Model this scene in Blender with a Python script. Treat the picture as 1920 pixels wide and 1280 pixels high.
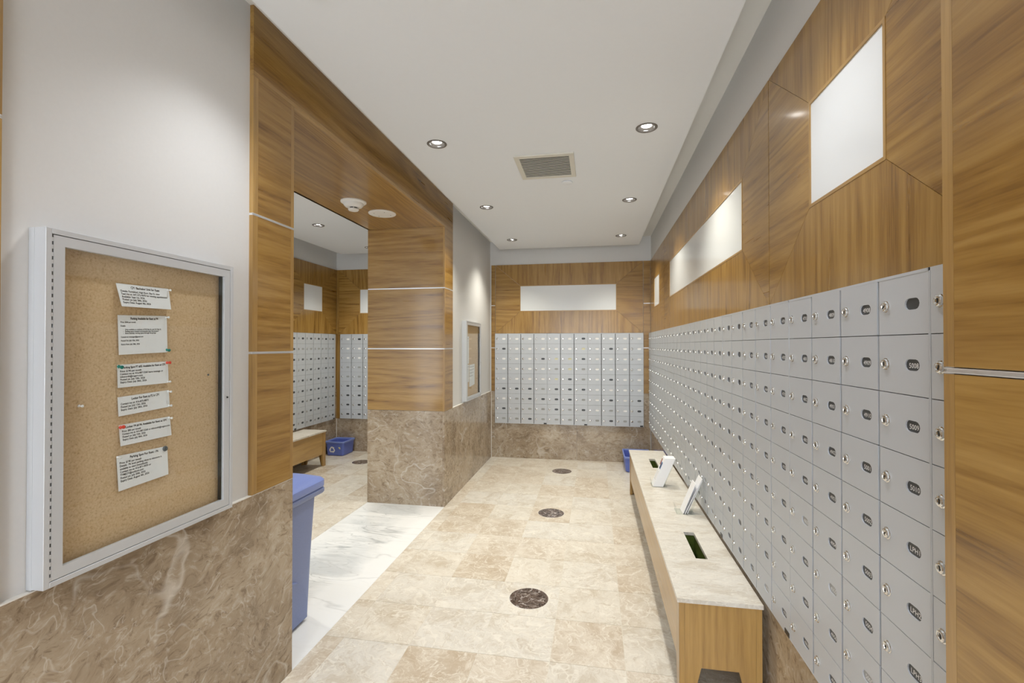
import bpy, bmesh, math, random
from mathutils import Vector, Matrix
for o in list(bpy.data.objects): bpy.data.objects.remove(o)
S = bpy.context.scene
C = S.collection
R = random.Random(7)

# ---------------------------------------------------------------- camera, world, exposure
cam_d = bpy.data.cameras.new('camera'); cam = bpy.data.objects.new('camera', cam_d); C.objects.link(cam)
cam_d.sensor_width = 36.0; cam_d.lens = 879.93 / 1920 * 36.0; cam_d.clip_start = 0.02
cam.location = (0, 0, 1.5)
cam.rotation_euler = (math.pi / 2 + 0.0087, 0, 0.1747)
S.camera = cam
w = bpy.data.worlds.new('world'); S.world = w; w.use_nodes = True
w.node_tree.nodes['Background'].inputs[0].default_value = (0.90, 0.95, 1.0, 1)
w.node_tree.nodes['Background'].inputs[1].default_value = 5.5      # bright lobby beyond the open front
S.view_settings.view_transform = 'Standard'; S.view_settings.look = 'None'
S.view_settings.gamma = 1.0; S.view_settings.use_curve_mapping = False
S.view_settings.exposure = 0.22
LAMP_W = {'cool': 30.0, 'warm': 60.0}          # watts: cool white lamps near the viewer, warmer ones deeper in the room

# ---------------------------------------------------------------- main measures (metres)
XL, XLW = -1.38, -1.397        # stone/wood face and painted face of the left wall
XPL = -2.15                    # far side of the wall between the two rooms
XR, XM = 0.70, 0.677           # right wall wood face, right mailbox door face
YB, YM = 6.2065, 6.184         # back wall wood face, back mailbox door face
YP, YJ, YE = 4.2016, 1.9713, 1.706
YPE = 4.458                    # end of the wood on the column side
XLL = -3.655                   # outer wall of the left room
ZS, ZJ1, ZJ2, ZSO, ZW, ZU, ZC = 0.885, 1.470, 2.041, 2.612, 2.585, 2.903, 2.765
CX0, CX1, CYB = -1.236, 0.5475, 6.055
YF = -2.6                      # wall behind the camera
T, TX, TY = 0.3526, -1.2713, 2.2383
GT, GB = 2.2945, 1.9641

# ---------------------------------------------------------------- node helpers
class NT:
    def __init__(s, name):
        s.m = bpy.data.materials.new(name); s.m.use_nodes = True
        s.t = s.m.node_tree; s.n = s.t.nodes; s.b = s.n['Principled BSDF']
    def node(s, typ, **kw):
        n = s.n.new(typ)
        for k, v in kw.items(): setattr(n, k, v)
        return n
    def link(s, a, b): s.t.links.new(a, b)
    def val(s, sock, v):
        if hasattr(v, 'is_linked') or hasattr(v, 'links'): s.link(v, sock)
        else: sock.default_value = v
    def math(s, op, a, b=0.0, c=None):
        n = s.node('ShaderNodeMath', operation=op); s.val(n.inputs[0], a); s.val(n.inputs[1], b)
        if c is not None: s.val(n.inputs[2], c)
        return n.outputs[0]
    def vmath(s, op, a, b):
        n = s.node('ShaderNodeVectorMath', operation=op); s.val(n.inputs[0], a); s.val(n.inputs[1], b); return n.outputs[0]
    def coords(s, jitter=0.0, scale=(1, 1, 1)):
        tc = s.node('ShaderNodeTexCoord'); v = tc.outputs['Object']
        if jitter:
            oi = s.node('ShaderNodeObjectInfo')
            j = s.math('MULTIPLY', oi.outputs['Random'], jitter)
            cb = s.node('ShaderNodeCombineXYZ')
            s.link(j, cb.inputs[0]); s.link(s.math('MULTIPLY', j, 1.7), cb.inputs[1]); s.link(s.math('MULTIPLY', j, 0.6), cb.inputs[2])
            v = s.vmath('ADD', v, cb.outputs[0])
        if scale != (1, 1, 1): v = s.vmath('MULTIPLY', v, scale)
        return v
    def noise(s, v, scale, detail=4, rough=0.55, dist=0.0, out='Fac'):
        n = s.node('ShaderNodeTexNoise'); s.link(v, n.inputs['Vector'])
        n.inputs['Scale'].default_value = scale; n.inputs['Detail'].default_value = detail
        n.inputs['Roughness'].default_value = rough; n.inputs['Distortion'].default_value = dist
        return n.outputs[out]
    def ramp(s, f, stops):
        n = s.node('ShaderNodeValToRGB'); s.link(f, n.inputs[0]); e = n.color_ramp.elements
        while len(e) < len(stops): e.new(0.5)
        for i, (p, c) in enumerate(stops):
            e[i].position = p; e[i].color = (c, c, c, 1) if isinstance(c, (int, float)) else (*c, 1)
        return n.outputs[0]
    def mix(s, f, a, b, typ='MIX'):
        n = s.node('ShaderNodeMix', data_type='RGBA', blend_type=typ)
        s.val(n.inputs[0], f); s.val(n.inputs[6], a if not isinstance(a, tuple) else (*a, 1)[:4]); s.val(n.inputs[7], b if not isinstance(b, tuple) else (*b, 1)[:4])
        return n.outputs[2]
    def ridge(s, v, scale, width, detail=2, dist=0.5):
        n = s.noise(v, scale, detail, 0.55, dist)
        d = s.math('ABSOLUTE', s.math('SUBTRACT', n, 0.5))
        return s.ramp(d, [(0.0, 1.0), (width, 0.0)])
    def bump(s, h, strength, dist=0.002):
        n = s.node('ShaderNodeBump'); n.inputs['Strength'].default_value = strength; n.inputs['Distance'].default_value = dist
        s.link(h, n.inputs['Height']); s.link(n.outputs[0], s.b.inputs['Normal'])
    def set(s, col=None, rough=0.5, metal=0.0, spec=0.5, coat=0.0):
        if col is not None: s.val(s.b.inputs['Base Color'], (*col, 1) if isinstance(col, tuple) else col)
        s.val(s.b.inputs['Roughness'], rough); s.b.inputs['Metallic'].default_value = metal
        s.b.inputs['Specular IOR Level'].default_value = spec
        if coat: s.b.inputs['Coat Weight'].default_value = coat; s.b.inputs['Coat Roughness'].default_value = 0.12
        return s.m

def plain(name, col, rough=0.5, metal=0.0, spec=0.5, grain=0.0, gscale=60):
    t = NT(name)
    n = t.noise(t.coords(), gscale, 3)
    c = t.mix(n, tuple(x * (1 - grain) for x in col), tuple(min(1, x * (1 + grain)) for x in col))
    return t.set(c, rough, metal, spec)

def wood(name, axis, tone=1.0, light=0.0):
    t = NT(name)
    sc = [1.0, 1.0, 1.0]; sc['xyz'.index(axis)] = 0.055
    v = t.coords(23.0, tuple(sc))
    v = t.vmath('ADD', v, t.vmath('MULTIPLY', t.noise(v, 2.6, 2, out='Color'), (0.06, 0.06, 0.06)))
    low = t.noise(v, 3.2, 2, 0.5)
    band = t.math('ADD', t.math('MULTIPLY', t.math('SINE', t.math('MULTIPLY', low, 95.0)), 0.5), 0.5)
    mid = t.noise(v, 22, 3, 0.65)
    fine = t.noise(v, 110, 2, 0.65)
    f = t.math('ADD', t.math('MULTIPLY', band, 0.17), t.math('ADD', t.math('MULTIPLY', mid, 0.42), t.math('MULTIPLY', fine, 0.45)))
    k = tone
    c = t.ramp(f, [(0.28, (0.125*k, 0.056*k, 0.009*k)), (0.42, (0.265*k, 0.138*k, 0.026*k)), (0.56, (0.350*k, 0.198*k, 0.045*k)), (0.74, (0.43*k, 0.262*k, 0.075*k))])
    if light: c = t.mix(light, c, (0.62, 0.42, 0.19))
    oi = t.node('ShaderNodeObjectInfo')
    c = t.mix(t.math('MULTIPLY', oi.outputs['Random'], 0.20), c, (0.20, 0.10, 0.025))
    t.set(c, t.ramp(mid, [(0.3, 0.27), (0.7, 0.36)]), 0, 0.5, 0.4)
    t.bump(fine, 0.12, 0.0008)
    return t.m

def stone_wall():
    t = NT('brown_marble'); v = t.coords(9.0)
    v2 = t.vmath('ADD', v, t.vmath('MULTIPLY', t.noise(v, 2.2, 3, 0.55, out='Color'), (0.32, 0.32, 0.32)))
    base = t.noise(v2, 3.2, 4, 0.62, 0.6)
    c = t.ramp(base, [(0.28, (0.22, 0.162, 0.105)), (0.45, (0.345, 0.268, 0.185)), (0.58, (0.42, 0.34, 0.245)), (0.75, (0.50, 0.43, 0.335))])
    fl = t.noise(t.vmath('MULTIPLY', v2, (1.0, 1.0, 1.7)), 20, 4, 0.72, 0.7)
    c = t.mix(t.ramp(fl, [(0.53, 0.0), (0.66, 0.55)]), c, (0.54, 0.48, 0.40))
    c = t.mix(t.ramp(fl, [(0.34, 0.75), (0.47, 0.0)]), c, (0.17, 0.115, 0.07))
    c = t.mix(t.math('MULTIPLY', t.math('MULTIPLY', t.ridge(v2, 12.0, 0.014), t.ramp(t.noise(v, 9.0, 2), [(0.46, 0.0), (0.58, 1.0)])), 0.5), c, (0.66, 0.61, 0.54))
    c = t.mix(t.math('MULTIPLY', t.math('MULTIPLY', t.ridge(v2, 1.7, 0.007), t.ramp(t.noise(v, 2.4, 2), [(0.45, 0.0), (0.62, 1.0)])), 0.55), c, (0.70, 0.66, 0.60))
    c = t.mix(t.math('MULTIPLY', t.math('MULTIPLY', t.ridge(v2, 5.0, 0.008), t.ramp(t.noise(v, 5.0, 2), [(0.48, 0.0), (0.62, 1.0)])), 0.45), c, (0.68, 0.63, 0.56))
    return t.set(c, 0.16, 0, 0.5)

def floor_tile(name='beige_marble', streak=False):
    t = NT(name); v = t.coords(61.0)
    if streak: v = t.vmath('MULTIPLY', v, (1.0, 2.6, 1.0))
    oi = t.node('ShaderNodeObjectInfo'); r = oi.outputs['Random']
    v2 = t.vmath('ADD', v, t.vmath('MULTIPLY', t.noise(v, 3.0, 4, 0.6, out='Color'), (0.35, 0.35, 0.35)))
    base = t.noise(v2, 4.2, 4, 0.65, 0.6)
    tan = t.ramp(r, [(0.0, (0.57, 0.49, 0.39)), (0.2, (0.625, 0.56, 0.475)), (0.6, (0.67, 0.63, 0.56)), (1.0, (0.69, 0.67, 0.63))])
    dk = t.mix(1.0, tan, (0.80, 0.74, 0.66, 1), 'MULTIPLY')
    lt = t.mix(0.55, tan, (0.80, 0.75, 0.66, 1))
    c = t.mix(t.ramp(base, [(0.30, 0.0), (0.52, 1.0)]), dk, tan)
    c = t.mix(t.ramp(base, [(0.50, 0.0), (0.70, 1.0)]), c, lt)
    fl = t.noise(v2, 26, 4, 0.72, 0.8)
    c = t.mix(t.ramp(fl, [(0.34, 0.55), (0.47, 0.0)]), c, dk)
    c = t.mix(t.ramp(fl, [(0.53, 0.0), (0.68, 0.55)]), c, (0.80, 0.77, 0.70))
    c = t.mix(t.math('MULTIPLY', t.ridge(v2, 4.5, 0.016), 0.65), c, (0.82, 0.79, 0.72))
    c = t.mix(t.math('MULTIPLY', t.ridge(v2, 11.0, 0.016), 0.55), c, (0.82, 0.79, 0.72))
    c = t.mix(t.math('MULTIPLY', t.ridge(v2, 8.0, 0.009), 0.30), c, (0.38, 0.28, 0.18))
    return t.set(c, 0.28, 0, 0.45)

def white_marble():
    t = NT('white_marble'); v = t.coords(0.0, (1.0, 1.0, 1.0))
    rot = t.node('ShaderNodeMapping'); rot.inputs['Rotation'].default_value = (0, 0, 0.9); rot.inputs['Scale'].default_value = (0.55, 2.0, 1)
    t.link(v, rot.inputs[0]); v = rot.outputs[0]
    v2 = t.vmath('ADD', v, t.vmath('MULTIPLY', t.noise(v, 2.0, 4, 0.55, out='Color'), (0.45, 0.45, 0.45)))
    sp = t.node('ShaderNodeSeparateXYZ'); t.link(t.coords(), sp.inputs[0])
    wob = t.math('MULTIPLY', t.math('SUBTRACT', t.noise(t.coords(), 2.2, 3, 0.6), 0.5), 0.45)
    xx = t.math('ADD', t.math('ADD', sp.outputs[0], wob), t.math('MULTIPLY', sp.outputs[1], -0.10))
    band = t.ramp(t.math('ADD', xx, 0.5), [(0.12, 0.15), (0.34, 1.0), (0.58, 0.9), (0.70, 0.06)])
    cl = t.ramp(t.noise(v2, 2.4, 6, 0.65), [(0.42, 0.0), (0.62, 0.85)])
    c = t.mix(t.math('MULTIPLY', cl, band), (0.86, 0.88, 0.90), (0.56, 0.59, 0.62))
    c = t.mix(t.math('MULTIPLY', t.math('MULTIPLY', t.ridge(v2, 2.6, 0.018), 0.75), band), c, (0.36, 0.39, 0.42))
    c = t.mix(t.math('MULTIPLY', t.math('MULTIPLY', t.ridge(v2, 6.0, 0.016), 0.45), band), c, (0.45, 0.48, 0.51))
    c = t.mix(t.math('MULTIPLY', t.ridge(v2, 1.1, 0.006), 0.45), c, (0.50, 0.52, 0.54))
    return t.set(c, 0.15, 0, 0.5)

def dark_marble():
    t = NT('dark_emperador_marble'); v = t.coords(13.0)
    v2 = t.vmath('ADD', v, t.vmath('MULTIPLY', t.noise(v, 9.0, 4, 0.6, out='Color'), (0.12, 0.12, 0.12)))
    c = t.ramp(t.noise(v2, 24, 6, 0.65), [(0.35, (0.035, 0.022, 0.018)), (0.6, (0.115, 0.080, 0.065)), (0.8, (0.24, 0.19, 0.165))])
    c = t.mix(t.math('MULTIPLY', t.ridge(v2, 12.0, 0.022), 0.8), c, (0.60, 0.56, 0.55))
    c = t.mix(t.math('MULTIPLY', t.ridge(v2, 30.0, 0.03), 0.5), c, (0.45, 0.40, 0.38))
    return t.set(c, 0.2)

def cork():
    t = NT('cork'); v = t.coords()
    n = t.noise(v, 160, 4, 0.7); n2 = t.noise(v, 30, 4, 0.6)
    c = t.ramp(n, [(0.28, (0.38, 0.25, 0.13)), (0.42, (0.60, 0.42, 0.25)), (0.60, (0.67, 0.49, 0.31)), (0.8, (0.74, 0.58, 0.40))])
    c = t.mix(t.ramp(n2, [(0.4, 0.0), (0.7, 0.18)]), c, (0.68, 0.52, 0.34))
    t.set(c, 0.9, 0, 0.2); t.bump(n, 0.4, 0.002); return t.m

def glass():
    t = NT('clear_glass'); t.n.remove(t.b)
    tr = t.node('ShaderNodeBsdfTransparent'); gl = t.node('ShaderNodeBsdfGlossy'); gl.inputs['Roughness'].default_value = 0.01
    tr.inputs[0].default_value = (0.97, 0.985, 0.98, 1)
    fr = t.node('ShaderNodeFresnel'); fr.inputs[0].default_value = 1.45
    ge = t.node('ShaderNodeNewGeometry'); fac = t.math('MULTIPLY', fr.outputs[0], t.math('SUBTRACT', 1.0, ge.outputs['Backfacing']))
    mx = t.node('ShaderNodeMixShader'); t.link(fac, mx.inputs[0]); t.link(tr.outputs[0], mx.inputs[1]); t.link(gl.outputs[0], mx.inputs[2])
    t.link(mx.outputs[0], t.n['Material Output'].inputs[0]); return t.m

def emit(name, col, s):
    t = NT(name); t.set((0.9, 0.9, 0.9), 0.4)
    t.b.inputs['Emission Color'].default_value = (*col, 1); t.b.inputs['Emission Strength'].default_value = s; return t.m

def brushed(name, col, rough=0.42, metal=0.55):
    t = NT(name); n = t.noise(t.coords(0, (2, 2, 2)), 420, 3, 0.7); n2 = t.noise(t.coords(), 5, 3)
    c = t.mix(n2, tuple(x * .96 for x in col), tuple(min(1, x * 1.04) for x in col))
    c = t.mix(t.math('MULTIPLY', n, 0.12), c, tuple(x * .8 for x in col))
    t.set(c, rough, metal, 0.5); return t.m

M = dict(
    paint=plain('grey_wall_paint', (0.675, 0.677, 0.675), 0.75, 0, 0.25, 0.02, 90),
    ceil=plain('white_ceiling_paint', (0.80, 0.835, 0.875), 0.85, 0, 0.2, 0.01, 40),
    cove=plain('cove_paint', (0.78, 0.78, 0.76), 0.85, 0, 0.2, 0.01, 40),
    wood_x=wood('walnut_veneer_x', 'x'), wood_y=wood('walnut_veneer_y', 'y'), wood_z=wood('walnut_veneer_z', 'z'),
    band=wood('walnut_edge_band', 'z', 1.0, 0.25), band_y=wood('walnut_bead', 'y', 1.0, 0.25), band_x=wood('walnut_bead_x', 'x', 1.0, 0.25),
    oak_y_lit=wood('oak_front_lit', 'y', 1.15, 0.45), oak_z=wood('oak_end', 'z', 1.1, 0.25),  # bench front wood is lightened to paint in the strong light on it
    stone=stone_wall(), tile=floor_tile(), bench_top=floor_tile('bench_marble', True), marble=white_marble(), inlay=dark_marble(),
    grout=plain('grout', (0.70, 0.67, 0.60), 0.9, 0, 0.2, 0.05, 200),
    alu=brushed('satin_aluminium', (0.55, 0.58, 0.62), 0.46, 0.20), alu_bright=brushed('polished_aluminium', (0.80, 0.81, 0.83), 0.30, 0.5),
    gap_shade=plain('mailbox_body_gap_shade', (0.02, 0.021, 0.022), 0.6, 0.0), frame=brushed('board_aluminium', (0.60, 0.625, 0.66), 0.40, 0.30),  # near-black mailbox body colour paints in the shadow between the doors
    chrome=plain('chrome', (0.75, 0.75, 0.74), 0.12, 1.0), dark=plain('dark_recess', (0.012, 0.013, 0.014), 0.6),
    plate_dark=plain('dark_number_plate', (0.045, 0.05, 0.055), 0.35), plate_white=plain('white_number_card', (0.93, 0.93, 0.92), 0.6),
    plate_grey=plain('grey_number_card', (0.36, 0.37, 0.37), 0.5), plate_yellow=plain('yellow_number_card', (0.72, 0.70, 0.48), 0.6),
    digits=plain('white_digits', (0.86, 0.87, 0.87), 0.5), keyhole=plain('keyhole', (0.03, 0.03, 0.03), 0.5),
    frost=NT('white_back_painted_glass').set((0.78, 0.81, 0.83), 0.05, 0, 0.5),
    blue=plain('blue_plastic', (0.12, 0.175, 0.56), 0.38, 0, 0.5, 0.05, 30), cart=plain('blue_grey_cart_plastic', (0.19, 0.245, 0.47), 0.42, 0, 0.5, 0.08, 120),
    lid=plain('blue_lid_plastic', (0.21, 0.29, 0.68), 0.36, 0, 0.5, 0.05, 120),
    white=plain('white_plastic', (0.80, 0.80, 0.78), 0.4), print_white=plain('white_print', (0.86, 0.87, 0.88), 0.5), sticker=plain('yellow_sticker', (0.75, 0.72, 0.35), 0.5),
    paper=plain('paper', (0.84, 0.85, 0.88), 0.8, 0, 0.2, 0.01, 80), ink=plain('black_ink', (0.02, 0.02, 0.022), 0.8),
    cork=cork(), glass=glass(), lens=emit('lamp_lens', (1.0, 0.97, 0.92), 22.0),
    green_pin=plain('green_pin', (0.01, 0.24, 0.20), 0.3), red_pin=plain('red_pin', (0.75, 0.06, 0.03), 0.3), grey_pin=plain('grey_pin', (0.09, 0.10, 0.11), 0.4), clear_pin=plain('clear_pin', (0.86, 0.86, 0.88), 0.2),
    olive=plain('olive_liner', (0.09, 0.125, 0.018), 0.7, 0, 0.3, 0.4, 40), photo_blue=plain('photo_blue', (0.18, 0.33, 0.62), 0.5), photo_dark=plain('photo_dark', (0.05, 0.05, 0.08), 0.5), photo_red=plain('photo_red', (0.35, 0.12, 0.10), 0.5),
    vent=plain('vent_ivory', (0.68, 0.665, 0.60), 0.5), caulk=plain('caulk', (0.72, 0.70, 0.66), 0.7), black=plain('black_plastic', (0.02, 0.02, 0.02), 0.4),
    reflector=plain('lamp_reflector', (0.20, 0.19, 0.18), 0.45, 0.6),
)

# ---------------------------------------------------------------- mesh helpers
def obj(name, me, mat, parent=None, loc=None, rot=None):
    o = bpy.data.objects.new(name, me)
    if mat is not None and not me.materials: me.materials.append(M[mat] if isinstance(mat, str) else mat)
    C.objects.link(o); o.parent = parent
    if loc is not None: o.location = loc
    if rot is not None: o.rotation_euler = rot
    return o
def tag(o, label, cat, group=None):
    o['label'] = label; o['category'] = cat
    if group: o['group'] = group
    return o
def thing(name, label, cat, loc=(0, 0, 0), rz=0.0, group=None):
    o = bpy.data.objects.new(name, None); C.objects.link(o); o.location = loc; o.rotation_euler = (0, 0, rz)
    o.empty_display_size = 0.05
    return tag(o, label, cat, group)
def struct(o): o['kind'] = 'structure'; return o
def mesh_bm(bm, name='mesh', smooth=False):
    bmesh.ops.recalc_face_normals(bm, faces=bm.faces)
    me = bpy.data.meshes.new(name); bm.to_mesh(me); bm.free()
    if smooth:
        for p in me.polygons: p.use_smooth = True
        try: me.set_sharp_from_angle(angle=math.radians(35))
        except Exception: pass
    return me
def add_box(bm, x0, x1, y0, y1, z0, z1, bev=0.0):
    vs = [bm.verts.new(p) for p in ((x0,y0,z0),(x1,y0,z0),(x1,y1,z0),(x0,y1,z0),(x0,y0,z1),(x1,y0,z1),(x1,y1,z1),(x0,y1,z1))]
    fs = [bm.faces.new([vs[i] for i in f]) for f in ((3,2,1,0),(4,5,6,7),(0,1,5,4),(1,2,6,5),(2,3,7,6),(3,0,4,7))]
    if bev:
        es = list({e for f in fs for e in f.edges})
        bmesh.ops.bevel(bm, geom=es, offset=bev, segments=1, profile=0.5, affect='EDGES')
def box(name, mat, parent, x0, x1, y0, y1, z0, z1, bev=0.0):
    bm = bmesh.new(); add_box(bm, min(x0,x1), max(x0,x1), min(y0,y1), max(y0,y1), min(z0,z1), max(z0,z1), bev)
    return obj(name, mesh_bm(bm, name), mat, parent)
def boxes(name, mat, parent, lst, bev=0.0):
    bm = bmesh.new()
    for b in lst: add_box(bm, *b, bev)
    return obj(name, mesh_bm(bm, name), mat, parent)
def add_prism(bm, pts, mp, d0, d1):
    a = [bm.verts.new(mp(x, y, d0)) for x, y in pts]; b = [bm.verts.new(mp(x, y, d1)) for x, y in pts]
    n = len(pts); bm.faces.new(a); bm.faces.new(b[::-1])
    for i in range(n): bm.faces.new((a[i], a[(i+1) % n], b[(i+1) % n], b[i]))
def prism(name, mat, parent, pts, mp, d0, d1):
    bm = bmesh.new(); add_prism(bm, pts, mp, d0, d1); return obj(name, mesh_bm(bm, name), mat, parent)
def add_loft(bm, rings, cap0=True, cap1=True):
    vr = [[bm.verts.new(p) for p in r] for r in rings]
    for a, b in zip(vr, vr[1:]):
        n = len(a)
        for i in range(n): bm.faces.new((a[i], a[(i+1) % n], b[(i+1) % n], b[i]))
    if cap0: bm.faces.new(vr[0][::-1])
    if cap1: bm.faces.new(vr[-1])
def circle(r, z, n=24, cx=0, cy=0): return [(cx + r*math.cos(2*math.pi*i/n), cy + r*math.sin(2*math.pi*i/n), z) for i in range(n)]
def lathe(name, mat, parent, prof, n=24, cap0=True, cap1=True, loc=None, rot=None, smooth=True):
    bm = bmesh.new(); add_loft(bm, [circle(r, z, n) for r, z in prof], cap0, cap1)
    return obj(name, mesh_bm(bm, name, smooth), mat, parent, loc, rot)
def rrect(x0, x1, y0, y1, r, z, seg=4):
    out = []
    for cx, cy, a0 in ((x1-r, y1-r, 0), (x0+r, y1-r, 90), (x0+r, y0+r, 180), (x1-r, y0+r, 270)):
        for i in range(seg+1):
            a = math.radians(a0 + 90*i/seg); out.append((cx + r*math.cos(a), cy + r*math.sin(a), z))
    return out
def grid_plate(name, mat, parent, x0, x1, y0, y1, z0, z1, holes):
    xs = sorted({x0, x1} | {h[0] for h in holes} | {h[1] for h in holes}); ys = sorted({y0, y1} | {h[2] for h in holes} | {h[3] for h in holes})
    bm = bmesh.new(); V = {}
    def v(i, j, k):
        if (i, j, k) not in V: V[(i, j, k)] = bm.verts.new((xs[i], ys[j], (z0, z1)[k]))
        return V[(i, j, k)]
    def solid(i, j):
        if i < 0 or j < 0 or i >= len(xs)-1 or j >= len(ys)-1: return False
        mx, my = (xs[i]+xs[i+1])/2, (ys[j]+ys[j+1])/2
        return not any(h[0] < mx < h[1] and h[2] < my < h[3] for h in holes)
    for i in range(len(xs)-1):
        for j in range(len(ys)-1):
            if not solid(i, j): continue
            bm.faces.new((v(i,j,0), v(i,j+1,0), v(i+1,j+1,0), v(i+1,j,0))); bm.faces.new((v(i,j,1), v(i+1,j,1), v(i+1,j+1,1), v(i,j+1,1)))
            if not solid(i-1, j): bm.faces.new((v(i,j,0), v(i,j,1), v(i,j+1,1), v(i,j+1,0)))
            if not solid(i+1, j): bm.faces.new((v(i+1,j,0), v(i+1,j+1,0), v(i+1,j+1,1), v(i+1,j,1)))
            if not solid(i, j-1): bm.faces.new((v(i,j,0), v(i+1,j,0), v(i+1,j,1), v(i,j,1)))
            if not solid(i, j+1): bm.faces.new((v(i,j+1,0), v(i,j+1,1), v(i+1,j+1,1), v(i+1,j+1,0)))
    return obj(name, mesh_bm(bm, name), mat, parent)
def text_mesh(s, size, align='LEFT', line=1.0, bold=0.0):
    cu = bpy.data.curves.new('text', 'FONT'); cu.body = s; cu.size = size; cu.align_x = align; cu.align_y = 'TOP'
    cu.resolution_u = 2; cu.space_line = line; cu.offset = bold
    o = bpy.data.objects.new('text', cu); C.objects.link(o)
    dg = bpy.context.evaluated_depsgraph_get()
    me = bpy.data.meshes.new_from_object(o.evaluated_get(dg)); bpy.data.objects.remove(o)
    me.materials.clear(); return me
def link_copy(o, parent=None):
    c = o.copy(); C.objects.link(c); c.parent = parent; return c

# plane maps: (along, up, out from the face) -> world
mp_back = lambda a, b, d: (a, YB - d, b)
mp_right = lambda a, b, d: (XR - d, a, b)
mp_left = lambda a, b, d: (XL + d, a, b)
mp_col = lambda a, b, d: (a, YP - d, b)
mp_lleft = lambda a, b, d: (XLL + d, a, b)
mp_pil = lambda a, b, d: (0.62 - d, a, b)

# ---------------------------------------------------------------- lamp positions
LY = [1.49, 2.808, 4.177, 5.522]
MAIN = [(x, y) for y in [-1.3, 0.12] + LY for x in (-0.974, 0.298)]
LEFT = [(-2.86, y) for y in (0.4, 1.75, 3.12, 4.494, 5.63)]

# ---------------------------------------------------------------- structure: floor
floor = struct(box('floor', 'grout', None, -3.9, 1.0, -2.8, 6.4, -0.12, -0.0015))
tile_cache = {}
def tile(x0, x1, y0, y1, mat='tile', name='floor_tile', top=0.0):
    g = 0.0012
    w, d = round(x1-x0-2*g, 4), round(y1-y0-2*g, 4)
    if (w, d, mat) not in tile_cache:
        bm = bmesh.new(); add_box(bm, -w/2, w/2, -d/2, d/2, -0.012, 0.0)
        tile_cache[(w, d, mat)] = mesh_bm(bm, name)
    o = bpy.data.objects.new(name, tile_cache[(w, d, mat)]); C.objects.link(o); o.parent = floor
    if not o.data.materials: o.data.materials.append(M[mat])
    o.location = ((x0+x1)/2, (y0+y1)/2, top)
    return o
xs = [XL] + [TX + T*k for k in range(6)] + [XR]
ys = [TY + T*k for k in range(-14, 12)] + [YB]
for i in range(len(xs)-1):
    for j in range(len(ys)-1):
        if ys[j] > YF - 0.2: tile(xs[i], xs[i+1], ys[j], ys[j+1])
xs2 = [XLL, -3.5, -3.1474, -2.7948, -2.4422, XPL]
ys2 = [y for y in ys if y > -0.4]
for i in range(len(xs2)-1):
    for j in range(len(ys2)-1): tile(xs2[i], xs2[i+1], ys2[j], ys2[j+1])
tile(XPL, XL, YJ, 3.67, 'marble', 'threshold_slab'); tile(XPL, XL, 3.67, YP, 'marble', 'threshold_slab')
bm = bmesh.new(); add_loft(bm, [circle(0.115, -0.004, 40), circle(0.115, 0.0012, 40)]); disc = mesh_bm(bm, 'inlay')
bm = bmesh.new(); add_loft(bm, [circle(0.1175, -0.004, 40), circle(0.1175, 0.0007, 40)]); ringm = mesh_bm(bm, 'ring')
for p in [(-0.388, 2.775), (-0.388, 4.215), (-0.39, 5.635), (-2.965, 5.63), (-0.388, 1.35)]:
    a = obj('round_inlay', disc, 'inlay', floor, (*p, 0)); obj('inlay_joint', ringm, 'caulk', floor, (*p, 0))

# ---------------------------------------------------------------- structure: walls
wall_right = struct(box('wall_right', 'paint', None, XR + 0.010, XR + 0.2, YF, 6.4, 0, 3.0))
wall_back = struct(box('wall_back', 'paint', None, -3.9, XR + 0.010, YB + 0.010, 6.4, 0, 3.0))
wall_left = struct(box('wall_left', 'paint', None, XPL + 0.02, XLW, YF, YJ - 0.02, 0, 3.0))
wall_mid = struct(box('wall_column', 'paint', None, XPL + 0.02, XLW, YP + 0.02, YB + 0.010, 0, 3.0))
wall_ll = struct(box('wall_outer', 'paint', None, XLL - 0.2, XLL - 0.010, -0.6, YB + 0.010, 0, 3.0))
wall_front = struct(boxes('wall_front', 'paint', None, [(XLW, XR + 0.2, YF - 0.1, YF, 2.62, 3.0), (XLW, -1.30, YF - 0.1, YF, 0, 2.62), (0.62, XR + 0.2, YF - 0.1, YF, 0, 2.62),
    (XLL, XPL + 0.02, -0.6, -0.5, 2.62, 3.0), (XLL, XLL + .12, -0.6, -0.5, 0, 2.62), (XPL - .1, XPL + .02, -0.6, -0.5, 0, 2.62)]))
ceil_up = struct(box('ceiling', 'cove', None, -3.9, 0.95, YF - 0.1, 6.4, ZU, 3.05))
hole = lambda x, y, h=0.042: (x-h, x+h, y-h, y+h)
ceil_main = struct(grid_plate('ceiling_panel', 'ceil', None, CX0, CX1, YF, CYB, ZC, ZC + 0.05, [hole(*p) for p in MAIN]))
ceil_left = struct(grid_plate('ceiling_panel', 'ceil', None, -3.46, -2.30, -0.5, 5.985, ZC, ZC + 0.05, [hole(*p) for p in LEFT]))

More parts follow.
